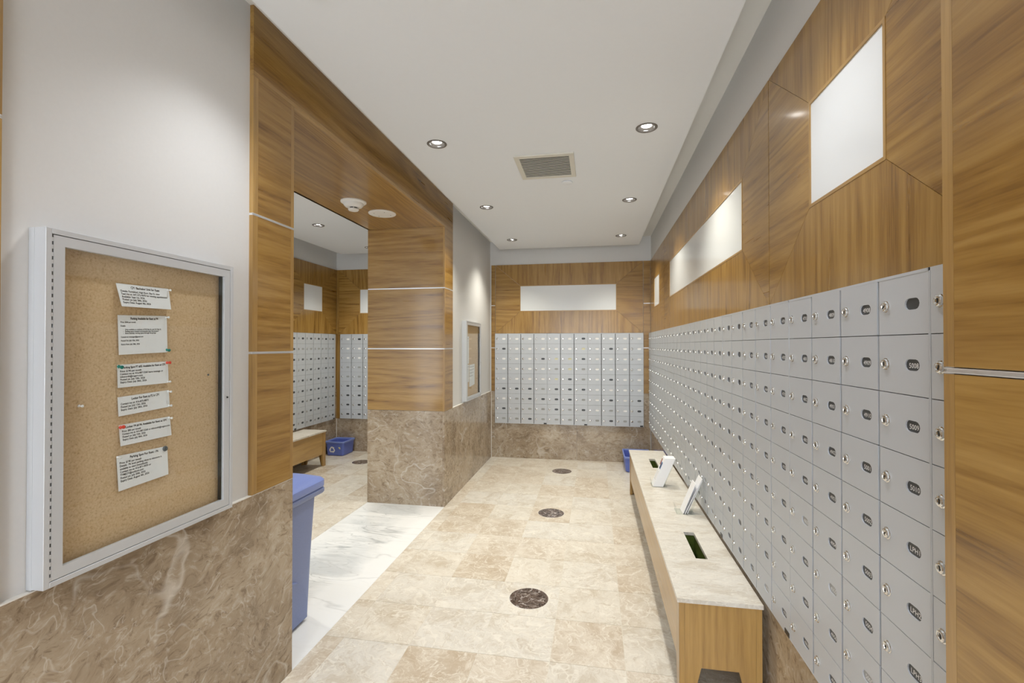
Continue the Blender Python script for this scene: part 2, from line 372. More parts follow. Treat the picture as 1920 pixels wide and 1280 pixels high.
# stone wainscot slabs, one object each
def slab(parent, mp, a0, a1, b0, b1, th=0.020): return prism('stone_slab', 'stone', parent, [(a0+.0008, b0), (a1-.0008, b0), (a1-.0008, b1), (a0+.0008, b1)], mp, -th, 0.0)
for a0, a1 in ((YF, -1.2), (-1.2, 0.2), (0.2, YJ)): slab(wall_left, mp_left, a0, a1, 0, ZS)
for a0, a1 in ((YP, 5.18), (5.18, YB)): slab(wall_mid, mp_left, a0, a1, 0, ZS)
prism('stone_slab', 'stone', wall_mid, [(XPL, 0), (XL - .0205, 0), (XL - .0205, ZS), (XPL, ZS)], mp_col, -0.020, 0)
prism('stone_slab', 'stone', wall_left, [(XPL, 0), (XL - .0205, 0), (XL - .0205, ZS), (XPL, ZS)], lambda a, b, d: (a, YJ + d, b), -0.020, 0)
for a0, a1 in ((XL, -0.235), (-0.235, XR)): slab(wall_back, mp_back, a0, a1, 0, ZS, 0.016)
for a0, a1 in ((XLL, -2.9), (-2.9, XPL)): slab(wall_back, mp_back, a0, a1, 0, ZS, 0.016)
for k in range(5): slab(wall_right, mp_right, YF + 1.75*k, min(YF + 1.75*(k+1), YB - .001), 0, ZS, 0.016)
for k in range(4): slab(wall_ll, mp_lleft, -0.5 + 1.68*k, min(-0.5 + 1.68*(k+1), YB - .001), 0, ZS, 0.016)
# white caulk on ledges and in the corners
box('caulk_line', 'caulk', wall_left, XLW, XL, YF, YJ, ZS, ZS + .003); box('caulk_line', 'caulk', wall_mid, XLW, XL, YPE, YB, ZS, ZS + .003)
box('caulk_line', 'caulk', wall_back, XL, XL + .006, YB - .006, YB, 0, ZS); box('caulk_line', 'caulk', wall_back, XR - .006, XR, YB - .006, YB, 0, ZS)
box('caulk_line', 'caulk', wall_back, XLL, XLL + .007, YB - .007, YB, 0, .455)

# ---------------------------------------------------------------- walnut panelling
def rect(a0, a1, b0, b1): return [(a0, b0), (a1, b0), (a1, b1), (a0, b1)]
def mitred(parent, mp, a0, a1, b0, b1, g, hgrain):
    """veneer panel of four mitred pieces around a white glass pane"""
    g0, g1, h0, h1 = g; e = 0.0009; bd = 0.010
    G0, G1, H0, H1 = g0 - bd, g1 + bd, h0 - bd, h1 + bd
    A0, A1, B0, B1 = a0 + .0025, a1 - .0025, b0, b1
    prism('veneer_piece', 'wood_z', parent, [(A0 + e, B0), (A1 - e, B0), (G1 - e, H0), (G0 + e, H0)], mp, -0.010, 0.0)
    prism('veneer_piece', 'wood_z', parent, [(A0 + e, B1), (A1 - e, B1), (G1 - e, H1), (G0 + e, H1)], mp, -0.010, 0.0)
    prism('veneer_piece', hgrain, parent, [(A0, B0 + e), (G0, H0 + e), (G0, H1 - e), (A0, B1 - e)], mp, -0.010, 0.0)
    prism('veneer_piece', hgrain, parent, [(A1, B0 + e), (G1, H0 + e), (G1, H1 - e), (A1, B1 - e)], mp, -0.010, 0.0)
    hb = 'band_x' if hgrain == 'wood_x' else 'band_y'
    prism('bead', hb, parent, [(G0, H0), (G1, H0), (g1, h0), (g0, h0)], mp, -0.010, 0.0015); prism('bead', hb, parent, [(G0, H1), (G1, H1), (g1, h1), (g0, h1)], mp, -0.010, 0.0015)
    prism('bead', 'band', parent, [(G0, H0), (g0, h0), (g0, h1), (G0, H1)], mp, -0.010, 0.0015); prism('bead', 'band', parent, [(G1, H0), (g1, h0), (g1, h1), (G1, H1)], mp, -0.010, 0.0015)
    prism('glass_pane', 'frost', parent, rect(g0, g1, h0, h1), mp, -0.008, -0.002)
BX0, BX1 = -1.325, 0.612
mitred(wall_back, mp_back, BX0, BX1, 1.664, ZW, (-0.9797, 0.270, GB, GT), 'wood_x')
mitred(wall_right, mp_right, 0.915, 2.0626, 1.664, ZW, (1.2909, 1.6874, GB, GT), 'wood_y')
mitred(wall_right, mp_right, 2.0626, 5.005, 1.664, ZW, (2.4201, 4.640, GB, GT), 'wood_y')
mitred(wall_right, mp_right, 5.005, YB - .012, 1.664, ZW, (5.375, 5.80, GB, GT), 'wood_y')
mitred(wall_ll, mp_lleft, 5.065, YB - .012, 1.664, ZW, (5.432, 5.838, GB, GT), 'wood_y')
mitred(wall_ll, mp_lleft, 2.1, 5.065, 1.664, ZW, (2.47, 4.70, GB, GT), 'wood_y')
mitred(wall_back, mp_back, XLL + .03, XPL, 1.664, ZW, (-3.292, -2.52, GB, GT), 'wood_x')
for a in (2.0626, 5.005): prism('groove', 'dark', wall_right, rect(a - .004, a + .004, 1.664, ZW), mp_right, -.0099, -.006)
prism('groove', 'dark', wall_ll, rect(5.061, 5.069, 1.664, ZW), mp_lleft, -.0099, -.006)
# narrow strips beside the back mailboxes, broken by aluminium reveals
def stack(parent, mp, a0, a1, zs, mat, bands=(0, 0), trim_out=0.0005, th=0.014, gap=0.005, trims=True):
    for z0, z1 in zip(zs, zs[1:]):
        lo, hi = z0 + (gap if z0 != zs[0] else 0.001), z1 - (gap if z1 != zs[-1] else 0)
        prism('wood_panel', mat, parent, rect(a0 + bands[0], a1 - bands[1], lo, hi), mp, -th, 0.0)
        if bands[0]: prism('edge_band', 'band', parent, rect(a0, a0 + bands[0] - .0006, lo, hi), mp, -th, 0.0)
        if bands[1]: prism('edge_band', 'band', parent, rect(a1 - bands[1] + .0006, a1, lo, hi), mp, -th, 0.0)
    if trims:
        for z in zs[1:-1]:
            bm = bmesh.new()
            add_prism(bm, rect(a0 + .001, a1 - .001, z - .0045, z - .0028), mp, -th, trim_out); add_prism(bm, rect(a0 + .001, a1 - .001, z + .0028, z + .0045), mp, -th, trim_out)
            add_prism(bm, rect(a0 + .001, a1 - .001, z - .0028, z + .0028), mp, -th, -0.004)
            obj('aluminium_reveal', mesh_bm(bm, 'reveal'), 'alu_bright', parent)
ZL = [ZS + .001, ZJ1, ZJ2, ZSO]
stack(wall_back, mp_back, XL + .001, BX0 - .002, [ZS + .001, ZJ1, ZJ2, ZW], 'wood_x')
stack(wall_back, mp_back, BX1 + .002, XR - .001, [ZS + .001, ZJ1, ZJ2, ZW], 'wood_x')
prism('wood_panel', 'wood_z', wall_back, rect(XLL + .001, XLL + .062, .458, 1.663), mp_back, -.009, 0.004)
prism('wood_panel', 'wood_z', wall_back, rect(XLL + .001, XLL + .029, 1.664, ZW), mp_back, -.009, 0)
prism('wood_panel', 'wood_z', wall_ll, rect(YB - .0115, YB - .001, ZS, ZW), mp_lleft, -.009, 0.0)
# left jamb and column
stack(wall_left, mp_left, YE, YJ, ZL, 'wood_y', (0.030, 0.022), 0.0005, 0.017)
stack(wall_left, lambda a, b, d: (a, YJ + d, b), XPL, XL - .018, ZL, 'wood_x', (0.02, 0.02), trims=False)
stack(wall_mid, mp_left, YP + .0005, YPE, ZL, 'wood_y', (0.02, 0.0), 0.0005, 0.017)
stack(wall_mid, mp_col, XPL, XL - .0005, ZL, 'wood_x', (0.0, 0.016), 0.0005, 0.017)
stack(wall_left, mp_left, -1.6, 0.879, [ZS + .004, ZJ1, ZJ2, ZSO, ZU], 'wood_y', (0.03, 0.03), 0.0005, 0.017)
# beam over the opening
beam = struct(box('trim_beam', 'paint', None, XPL + 0.02, XL - .018, YJ - .019, YP + .019, ZSO + .018, ZU))
prism('beam_face', 'wood_y', beam, rect(YE, YPE, ZSO + .022, ZU), mp_left, -.017, 0.0)
prism('edge_band', 'band_y', beam, rect(YE, YPE, ZSO + .001, ZSO + .0215), mp_left, -.017, 0.0)
prism('soffit_panel', 'wood_y', beam, rect(YJ - .018, YP + .018, XPL + .001, XL - .0175), lambda a, b, d: (b, a, ZSO + d), 0.001, 0.018)
prism('beam_face', 'wood_y', beam, rect(YJ - .018, YP + .018, ZSO + .001, ZU), lambda a, b, d: (XPL + d, a, b), 0.0, 0.019)
# right pilaster in front of the nearest mailboxes
pil = struct(box('wall_pilaster', 'paint', None, 0.634, XR + .01, -1.4, 0.967, 0, ZU))
stack(pil, mp_pil, -1.4, 0.970, [0.001, 1.456, ZW, ZU], 'wood_y', (0.03, 0.026), 0.0006, 0.014, 0.0065)

# ---------------------------------------------------------------- mailboxes
W, PZ, Z0, Z1 = 0.1776, 0.13315, 0.462, 1.661
DW, DH, DT = 0.1715, 0.1310, 0.013
NX, NW, NH = 0.123, 0.0240, 0.0125           # number window: centre from left, half width, half height
def door_mesh(w):
    """door plate (local x right, z up, front at y=0, facing -y) with a stadium window cut through"""
    bm = bmesh.new(); dw = w - 0.0080; off = 0.0040
    x0, x1, z0, z1 = off, off + dw, -DH/2, DH/2
    hole_p = []
    cx = NX * w / W
    for s, a0 in ((1, -90), (-1, 90)):
        for i in range(7):
            a = math.radians(a0 + 30*i); hole_p.append((cx + s*(NW - NH) + NH*math.cos(a), NH*math.sin(a)))
    outer = []
    for (hx, hz) in hole_p: outer.append(None)
    # front face as a fan of quads from hole edge to the rectangle
    def proj(hx, hz):
        dx, dz = hx - cx, hz
        ts = []
        if dx > 1e-9: ts.append((x1 - cx)/dx)
        if dx < -1e-9: ts.append((x0 - cx)/dx)
        if dz > 1e-9: ts.append(z1/dz)
        if dz < -1e-9: ts.append(z0/dz)
        t = min(ts); return (cx + dx*t, dz*t)
    ang = lambda p: math.atan2(p[1], p[0] - cx)
    inner = sorted(hole_p, key=ang); corners = [(x0, z0), (x1, z0), (x1, z1), (x0, z1)]
    f_in = [bm.verts.new((x, 0, z)) for x, z in inner]; b_in = [bm.verts.new((x, 0.010, z)) for x, z in inner]
    n = len(inner); rim = []
    for i in range(n): rim.append(bm.verts.new((proj(*inner[i])[0], 0, proj(*inner[i])[1])))
    cv = {c: bm.verts.new((c[0], 0, c[1])) for c in corners}
    loop = []
    for i in range(n):
        j = (i+1) % n; a, b = ang(inner[i]), ang(inner[j]) + (2*math.pi if j == 0 else 0)
        mids = []
        for c in corners:
            g = ang(c)
            if g < a: g += 2*math.pi
            if a < g < b: mids.append((g, c))
        mids = [cv[c] for g, c in sorted(mids)]
        bm.faces.new([f_in[i], rim[i]] + mids + [rim[j], f_in[j]])
        bm.faces.new((f_in[i], f_in[j], b_in[j], b_in[i]))
        loop.append(rim[i]); loop += mids
    back = [bm.verts.new((v.co.x, DT, v.co.z)) for v in loop]
    m = len(loop)
    for i in range(m): bm.faces.new((loop[i], back[i], back[(i+1) % m], loop[(i+1) % m]))
    return mesh_bm(bm, 'door')
def lock_mesh():
    bm = bmesh.new(); n = 12
    def ring(r, y): return [(r*math.cos(2*math.pi*i/n), y, r*math.sin(2*math.pi*i/n)) for i in range(n)]
    add_loft(bm, [ring(0.0140, 0.001), ring(0.0140, -0.0012), ring(0.0118, -0.0018), ring(0.0112, -0.0055), ring(0.0092, -0.0068), ring(0.0068, -0.0068), ring(0.0062, -0.0052)], False, True)
    return mesh_bm(bm, 'lock', True)
def key_mesh():
    bm = bmesh.new(); add_box(bm, -0.0011, 0.0011, -0.0032, -0.0029, -0.0042, 0.0042); return mesh_bm(bm, 'keyhole')
def plate_mesh():
    bm = bmesh.new(); add_box(bm, -0.027, 0.027, 0.0030, 0.0045, -0.0142, 0.0142); return mesh_bm(bm, 'plate')
DM = {}; LM = lock_mesh(); KM = key_mesh()
LM.materials.append(M['chrome']); LM.materials.append(M['keyhole'])
bm = bmesh.new(); bm.from_mesh(LM); nb = len(bm.faces); add_box(bm, -0.0014, 0.0014, -0.0062, -0.0050, -0.0050, 0.0050)
bm.faces.ensure_lookup_table()
for f in bm.faces[nb:]: f.material_index = 1
bm.to_mesh(LM); bm.free()
PM = {}
for k in ('dark', 'white', 'grey', 'yellow'): PM[k] = plate_mesh(); PM[k].materials.append(M['plate_' + k])
TXT = {}
def unit_number(idx): return ('%d%02d' % (idx // 10, idx % 10 + 1)) if idx < 510 else 'LPH%d' % (idx - 509)
def mailbox(label, loc, rz, ncol, w, plates, group, first=None, tagside=True):
    """bank of letterboxes; local origin at left end on the door face, z = 0 at floor"""
    t = thing('mailbox_bank', label, 'mailboxes', loc, rz, group); wd = ncol * w
    boxes('body', 'gap_shade', t, [(0.002, wd - .002, DT, 0.020, Z0 + .002, Z1 - .002)])
    boxes('frame', 'alu', t, [(0.0004, wd - .0004, -.0006, .0195, Z1 - .0065, Z1), (0.0004, wd - .0004, -.0004, .0195, Z0, Z0 + .004),
                              (0.0004, 0.0032, -.0006, .0195, Z0, Z1), (wd - .0032, wd - .0004, -.0006, .0195, Z0, Z1)])
    if tagside: box('label_plate', 'black', t, wd - .045, wd - .008, -.0022, 0.001, Z0 + .0015, Z0 + .0185)
    if w not in DM: DM[w] = door_mesh(w); DM[w].materials.append(M['alu'])
    for c in range(ncol):
        for r in range(9):
            z = Z1 - .004 - PZ * (r + .5) * 0.998
            d = obj('door', DM[w], None, t, (c*w, R.uniform(-.0004, .0004), z))
            obj('lock', LM, None, d, (0.031, 0, R.uniform(-.001, .001)), (0, R.choice((0, .25, -.3, .9)), 0))
            k = plates(c, r)
            p = obj('number_plate', PM[k], None, d, (NX*w/W, 0, 0))
            if k == 'dark' and c % 2: p.rotation_euler = (0, 0, 0)
            if first is not None:
                col = first - c                      # columns counted from the one nearest the camera
                if 0 <= col <= 6 and not (col == 0 and r == 0):
                    s = unit_number(506 + r - 9*col)
                    if s not in TXT: TXT[s] = text_mesh(s, 0.0158, 'CENTER'); TXT[s].materials.append(M['digits'])
                    obj('number', TXT[s], None, d, (NX + .001, 0.0027, 0.0060), (math.pi/2, 0, 0))
    return t
allk = lambda k: (lambda c, r: k)
# right wall: local x runs towards -Y
def dark_mix(c, r): return 'dark' if r < 5 or (c*7 + r*3) % 5 else 'grey'
ends = [6.180, 5.317, 4.455, 3.575, 2.692, 1.808, 1.0975]
names = ['aluminium mailbox bank on the right wall, farthest one, in the corner by the back wall',
         'second aluminium mailbox bank from the far corner along the right wall',
         'aluminium mailbox bank on the right wall, behind the box-shaped leaflet stack',
         'aluminium mailbox bank on the right wall, behind the leaning acrylic leaflet holder',
         'aluminium mailbox bank on the right wall, above the near end of the bench',
         'aluminium mailbox bank with doors reading 4908, 5008, 5009, beside the right wood pilaster']
for i in range(6):
    n = 4 if i == 5 else 5
    mailbox(names[i], (XM, ends[i], 0), -math.pi/2, n, round((ends[i]-ends[i+1])/n, 5), dark_mix, 'mailbox banks on the right wall', {5: 3, 4: 8}.get(i))
mailbox('aluminium mailbox bank mostly hidden behind the right wood pilaster', (XM, 1.0975, 0), -math.pi/2, 2, 0.1776, dark_mix, 'mailbox banks on the right wall', None, False)
# back wall
pat = ['wwwwwwdwwww', 'dwwwwwywdww', 'wwwdyydwwww', 'wwwwgygwwww', 'wwwwydgwdww', 'dddgdddwwww', 'wgddddgwdwd', 'dgggdgdwgwd', 'ggdgggggdgg']
key = dict(w='white', d='dark', g='grey', y='yellow')
bx = -1.325
for i, (n, lb) in enumerate(((4, 'left four-column aluminium mailbox bank on the back wall'), (3, 'middle three-column aluminium mailbox bank on the back wall'), (4, 'right four-column aluminium mailbox bank on the back wall, above the blue box'))):
    off = (0, 4, 7)[i]
    mailbox(lb, (bx + off*0.1761, YM, 0), 0, n, 0.1761, lambda c, r, off=off: key[pat[r][c + off]], 'mailbox banks on the back wall')
# left room
mailbox('aluminium mailbox bank on the outer wall of the left room, in its far corner', (XLL + .022, 5.262, 0), math.pi/2, 5, 0.1735, lambda c, r: 'dark' if r != 1 else 'grey', 'mailbox banks in the left room')
mailbox('aluminium mailbox bank on the outer wall of the left room, behind the bench end', (XLL + .022, 4.391, 0), math.pi/2, 5, 0.1735, allk('dark'), 'mailbox banks in the left room')
mailbox('aluminium mailbox bank on the back wall of the left room, above the blue box', (-3.588, YM, 0), 0, 4, 0.1745, lambda c, r: ('white' if c != 1 or r else 'dark') if r < 3 else ('grey' if r < 5 else 'dark'), 'mailbox banks in the left room')

# ---------------------------------------------------------------- benches
def bench(label, xf, xb, y0, y1, slots):
    """xf: front face x, xb: wall side x"""
    s = 1 if xb > xf else -1; t = thing('bench', label, 'bench', ((xf+xb)/2, (y0+y1)/2, 0), 0, 'marble-topped benches')
    ox, oy = (xf+xb)/2, (y0+y1)/2
    L = lambda x: x - ox
    K = lambda y: y - oy
    xa, xc = sorted((L(xf), L(xb)))
    hs = [tuple(sorted((L(xf + s*.155), L(xf + s*.212)))) + (K(a), K(b)) for a, b in slots]
    grid_plate('marble_top', 'bench_top', t, xa, xc, K(y0), K(y1), 0.423, 0.440, hs)
    f0 = xf + s*.008
    ap = lambda a, b, d: (L(f0) + s*(0.0 - d) , K(a), b)
    # front apron, slightly set back between the legs
    prism('front_panel', 'oak_y_lit', t, rect(y0 + .075, y1 - .075, 0.152, 0.4225), ap, -0.020, -0.004)
    for yy, sg in ((y0 + .006, 1), (y1 - .006, -1)):
        prism('leg', 'oak_z', t, [(yy, 0), (yy + sg*.045, 0), (yy + sg*.0685, 0.152), (yy + sg*.0685, 0.4225), (yy, 0.4225)], ap, -0.022, 0.0)
        prism('leg', 'oak_z', t, [(yy, 0), (yy + sg*.045, 0), (yy + sg*.0685, 0.152), (yy + sg*.0685, 0.4225), (yy, 0.4225)], ap, -(abs(xb-xf) - .012), -(abs(xb-xf) - .034))
        # end panel with trapezoid opening at the floor
        x_in, x_out = f0 + s*.0225, xb - s*.0265
        a, b = L(x_in), L(x_out); w = abs(x_out - x_in)
        pts = [(a, 0.0), (a + s*.028, 0.0), (a + s*.066, 0.155), (b - s*.066, 0.155), (b - s*.028, 0.0), (b, 0.0), (b, 0.4225), (a, 0.4225)]
        ep = lambda u, v, d, yy=yy, sg=sg: (u, K(yy) + sg*d, v)
        bm = bmesh.new()
        for q in ([pts[0], pts[1], pts[2], (a, 0.155)], [pts[4], pts[5], (b, 0.155), pts[3]], [(a, .155), (b, .155), (b, .4225), (a, .4225)]): add_prism(bm, q, ep, 0.0, 0.020)
        obj('end_panel', mesh_bm(bm, 'end'), 'oak_z', t)
    for a, b in slots:
        x0, x1 = sorted((L(xf + s*.150), L(xf + s*.217)))
        bm = bmesh.new(); y_, Y_ = K(a) - .006, K(b) + .006
        add_box(bm, x0, x1, y_, Y_, 0.25, 0.254); add_box(bm, x0 - .003, x0, y_, Y_, 0.25, 0.4225); add_box(bm, x1, x1 + .003, y_, Y_, 0.25, 0.4225)
        add_box(bm, x0, x1, y_ - .003, y_, 0.25, 0.4225); add_box(bm, x0, x1, Y_, Y_ + .003, 0.25, 0.4225)
        obj('slot_liner', mesh_bm(bm, 'liner'), 'olive', t)
    return t
bench('long walnut bench with slotted marble top under the right mailboxes', 0.339, 0.676, 2.070, 4.922, [(2.472, 2.810), (4.232, 4.562)])
bench('walnut bench with marble top in the left room, behind the left wood jamb', -3.318, -3.632, 2.62, 5.405, [(3.10, 3.43), (4.36, 4.70)])

# ---------------------------------------------------------------- blue recycling boxes
def blue_box(label, x0, x1, y0, y1, h, front_y=True, symbol=True):
    cx, cy = (x0+x1)/2, (y0+y1)/2; hw, hd = (x1-x0)/2, (y1-y0)/2
    t = thing('recycling_box', label, 'recycling box', (cx, cy, 0), 0, 'blue recycling boxes')
    q = 0.022; bm = bmesh.new()
    rr = lambda g, z, r=.025: rrect(-hw + g, hw - g, -hd + g, hd - g, r, z)
    add_loft(bm, [rr(q + .008, .001, .02), rr(q, .010), rr(.012, h - .022), rr(.012, h - .020)], True, False)
    add_loft(bm, [rr(.016, h - .012), rr(q + .006, .014)], False, True)
    obj('tub', mesh_bm(bm, 'tub', True), 'blue', t)
    bm = bmesh.new(); add_loft(bm, [rr(.0155, h - .024), rr(.003, h - .024), rr(.0, h - .004), rr(.003, h), rr(.013, h), rr(.0165, h - .006), rr(.0165, h - .020)], False, False)
    obj('rim', mesh_bm(bm, 'rim', True), 'lid', t)
    if symbol:
        bm = bmesh.new(); fy = -hd + .0105
        tilt = (q - .012) / (h - .03)
        def P(px, pz):
            return (px, -hd + q - (pz - .010)*tilt - .0016, pz)
        cz, cxs, rr_ = h*.42, -hw*.26, .036
        for k in range(3):
            def rot(p, k=k):
                a = math.radians(120*k); return P(cxs + p[0]*math.cos(a) - p[1]*math.sin(a), cz + p[0]*math.sin(a) + p[1]*math.cos(a))
            for poly in ([(-.017, -.022), (.006, -.022), (.006, -.012), (-.012, -.012)], [(.006, -.029), (.019, -.017), (.006, -.006)], [(-.017, -.022), (-.012, -.012), (-.018, -.002), (-.027, -.006)]):
                v = [bm.verts.new(rot((x*1.6, z*1.6))) for x, z in poly]; bm.faces.new(v)
        obj('recycling_symbol', mesh_bm(bm, 'symbol'), 'print_white', t)
        bm = bmesh.new()
        for poly in ([(.055, .108), (.082, .110), (.082, .122), (.055, .120)], [(.066, .094), (.086, .095), (.086, .108), (.066, .107)]):
            bm.faces.new([bm.verts.new(P(*p)) for p in poly])
        obj('sticker', mesh_bm(bm, 'sticker'), 'sticker', t)
    return t
blue_box('blue plastic recycling box with white arrows symbol, in the left room corner', -3.632, -3.345, 5.865, 6.185, 0.195)
blue_box('blue plastic recycling box behind the far end of the long bench', 0.338, 0.672, 5.70, 6.165, 0.185, symbol=False)

# ---------------------------------------------------------------- blue wheeled cart in the opening
t = thing('wheeled_bin', 'tall blue wheeled recycling bin standing on white marble behind the left jamb', 'bin', (-1.82, 2.215, 0))
bm = bmesh.new()
def cr(x1, g, z, r=.05): return rrect(-.28 + g, x1, -.20 + g, .205 - g, r, z, 5)
add_loft(bm, [cr(.232, .03, .004, .03), cr(.252, .014, .02), cr(.266, .007, .35), cr(.285, 0, .665)], True, True)
obj('body', mesh_bm(bm, 'body', True), 'cart', t)
bm = bmesh.new(); add_loft(bm, [rrect(-.29, .293, -.215, .262, .03, .664, 5), rrect(-.295, .298, -.22, .266, .03, .672, 5), rrect(-.295, .298, -.22, .266, .03, .690, 5), rrect(-.285, .290, -.212, .258, .03, .698, 5)])
obj('rim', mesh_bm(bm, 'rim', True), 'cart', t)
bm = bmesh.new(); rings = []
for g, z, rr0 in ((.0, .700, .035), (-.004, .706, .04), (-.004, .738, .04), (.006, .750, .04), (.05, .768, .06), (.12, .782, .06), (.19, .789, .03)):
    rings.append([(x, y, zz + .05*(0.297 - x)*.6) for x, y, zz in rrect(-.295 + g, .297 - g, -.22 + g, .262 - g, rr0, z, 5)])
add_loft(bm, rings)
obj('lid', mesh_bm(bm, 'lid', True), 'lid', t)
bm = bmesh.new(); prof = [(-.15, 0.02), (-.14, .12), (-.11, .19), (-.06, .245), (-.01, .265), (.04, .245), (.09, .19), (.12, .12), (.13, .02)]
fr = [bm.verts.new((.268 + z*.045, y, z)) for y, z in prof]; bk = [bm.verts.new((.20, y*1.12, z*1.08)) for y, z in prof]
bm.faces.new(fr)
for i in range(len(prof)-1): bm.faces.new((fr[i], fr[i+1], bk[i+1], bk[i]))
obj('wheel_housing', mesh_bm(bm, 'housing', True), 'cart', t)
lathe('wheel', 'black', t, [(.06, -.02), (.07, -.014), (.07, .014), (.06, .02)], 20, loc=(-.26, -.12, .07), rot=(math.pi/2, 0, 0))
lathe('wheel', 'black', t, [(.06, -.02), (.07, -.014), (.07, .014), (.06, .02)], 20, loc=(-.26, .12, .07), rot=(math.pi/2, 0, 0))

# ---------------------------------------------------------------- notice boards
FX = -1.343                         # board front
def board(label, y0, y1, z0, z1, hinge=True):
    t = thing('notice_board', label, 'notice board', (XLW, (y0+y1)/2, z0), 0, 'glazed notice boards'); oy = (y0+y1)/2
    B = lambda name, mat, xa, xb, ya, yb, za, zb, bev=0, p=t: box(name, mat, p, xa - XLW, xb - XLW, ya - oy, yb - oy, za - z0, zb - z0, bev)
    e = 0.014
    # case: four sides, front lip
    bm = bmesh.new(); xa, xb = .017 if z0 < ZS else .001, FX - XLW
    def q(ya, yb, za, zb): add_box(bm, xa, xb, ya - oy, yb - oy, za - z0, zb - z0, .0008)
    xa = .0178
    q(y0, y0 + e, z0, z1); q(y1 - e, y1, z0, z1); q(y0 + e, y1 - e, z0, z0 + e); q(y0 + e, y1 - e, z1 - e, z1)
    add_box(bm, .001, .0178, y0 - oy, y1 - oy, ZS + .006 - z0, z1 - z0)
    obj('case', mesh_bm(bm, 'case'), 'frame', t)
    B('cork_panel', 'cork', -1.379, -1.3735, y0 + e, y1 - e, z0 + e, z1 - e)
    # door: mitred frame
    d0, d1, f = e + .0022, .030, FX
    Y0, Y1, Z_0, Z_1 = y0 + e + .004, y1 - e - .0022, z0 + e + .0022, z1 - e - .0022; fw = 0.026
    i = (Y0 + fw, Y1 - fw, Z_0 + fw, Z_1 - fw)
    m = lambda a, b, d: (f - .001 + d - XLW, a - oy, b - z0)
    door = prism('door_rail', 'frame', t, [(Y0, Z_0), (Y1, Z_0), (i[1], i[2]), (i[0], i[2])], m, -.014, 0)
    prism('door_rail', 'frame', t, [(Y0, Z_1), (Y1, Z_1), (i[1], i[3]), (i[0], i[3])], m, -.014, 0)
    prism('door_stile', 'frame', t, [(Y0, Z_0), (i[0], i[2]), (i[0], i[3]), (Y0, Z_1)], m, -.014, 0)
    prism('door_stile', 'frame', t, [(Y1, Z_0), (i[1], i[2]), (i[1], i[3]), (Y1, Z_1)], m, -.014, 0)
    B('glass_pane', 'glass', FX - .009, FX - .006, i[0] - .004, i[1] + .004, i[2] - .004, i[3] + .004)
    B('gasket', 'dark', -1.364, FX - .0105, i[1] - .006, i[1] - .002, i[2], i[3])
    n = int((z1 - z0) / .0195); bm = bmesh.new(); bm2 = bmesh.new()
    for k in range(n):
        zc = .016 + k*(z1 - z0 - .03)/n
        (add_box)(bm, FX - XLW - .008, FX - XLW - .0005, y0 + e - .0012 - oy, y0 + e + .0032 - oy, zc, zc + .0195*.52)
    obj('hinge', mesh_bm(bm, 'hinge'), 'frame', t); bm2.free()
    B('hinge_gap', 'dark', FX - .012, FX - .0075, y0 + e - .0005, y0 + e + .0039, z0 + e, z1 - e)
    lathe('lock', 'dark', t, [(.0035, 0), (.0035, .0022)], 10, loc=(FX - XLW - .001, Y1 - .012 - oy, (z1 - z0)*.46), rot=(0, math.pi/2, 0))
    return t
board('large glazed cork notice board on the grey wall at left, with six notices', 0.945, 1.561, 0.893, 1.796)
board('glazed cork notice board on the far left wall, beyond the wood column', 4.835, 5.485, 0.903, 1.766)

PX = -1.3722
def notice(label, q, title, body, tsz=.0088, bsz=.0072, line=1.18, tilt=(0, 0, 0, 0), top=.005, spans=(.56, .82), group='notices pinned in the large notice board'):
    """q: corners (y,z) tl,tr,br,bl on the cork; tilt: how far each corner stands off it"""
    oy, oz = q[0]; t = thing('paper_notice', label, 'notice', (PX, oy, oz), 0, group)
    bm = bmesh.new(); n = 6; V = []
    def pt(u, v, off=0.0):
        ty = (q[0][0]*(1-u) + q[1][0]*u)*(1-v) + (q[3][0]*(1-u) + q[2][0]*u)*v
        tz = (q[0][1]*(1-u) + q[1][1]*u)*(1-v) + (q[3][1]*(1-u) + q[2][1]*u)*v
        d = (tilt[0]*(1-u) + tilt[1]*u)*(1-v) + (tilt[3]*(1-u) + tilt[2]*u)*v
        return (d + off, ty - oy, tz - oz)
    for lay in (0.0, .0004):
        V.append([[bm.verts.new(pt(i/n, j/n, lay)) for i in range(n+1)] for j in range(n+1)])
    for j in range(n):
        for i in range(n):
            for k in (0, 1): bm.faces.new((V[k][j][i], V[k][j][i+1], V[k][j+1][i+1], V[k][j+1][i]))
    for j in range(n):
        for i in (0, n): bm.faces.new((V[0][j][i], V[0][j+1][i], V[1][j+1][i], V[1][j][i]))
    for i in range(n):
        for j in (0, n): bm.faces.new((V[0][j][i], V[0][j][i+1], V[1][j][i+1], V[1][j][i]))
    obj('sheet', mesh_bm(bm, 'sheet'), 'paper', t)
    wd = q[1][0] - q[0][0]; hg = q[0][1] - q[3][1]
    def place(me, u0, v0, span):
        xs_ = [v.co.x for v in me.vertices]; k = span*wd/(max(xs_) - min(xs_))      # print set to the width it has on the sheet
        for v in me.vertices:      # wrap the flat print onto the sheet
            x, y = v.co.x*k, v.co.y
            v.co = Vector(pt(u0 + x/wd, v0 - y/hg, .0008))
        obj('printed_text', me, 'ink', t)
    if title: place(text_mesh(title, tsz*1.12, 'CENTER', 1.0, .00022), .52, top/hg, spans[0])
    if body: place(text_mesh(body, bsz*1.12, 'LEFT', line*.92, .00012), .045, (top + tsz*1.45)/hg, spans[1])
    return t
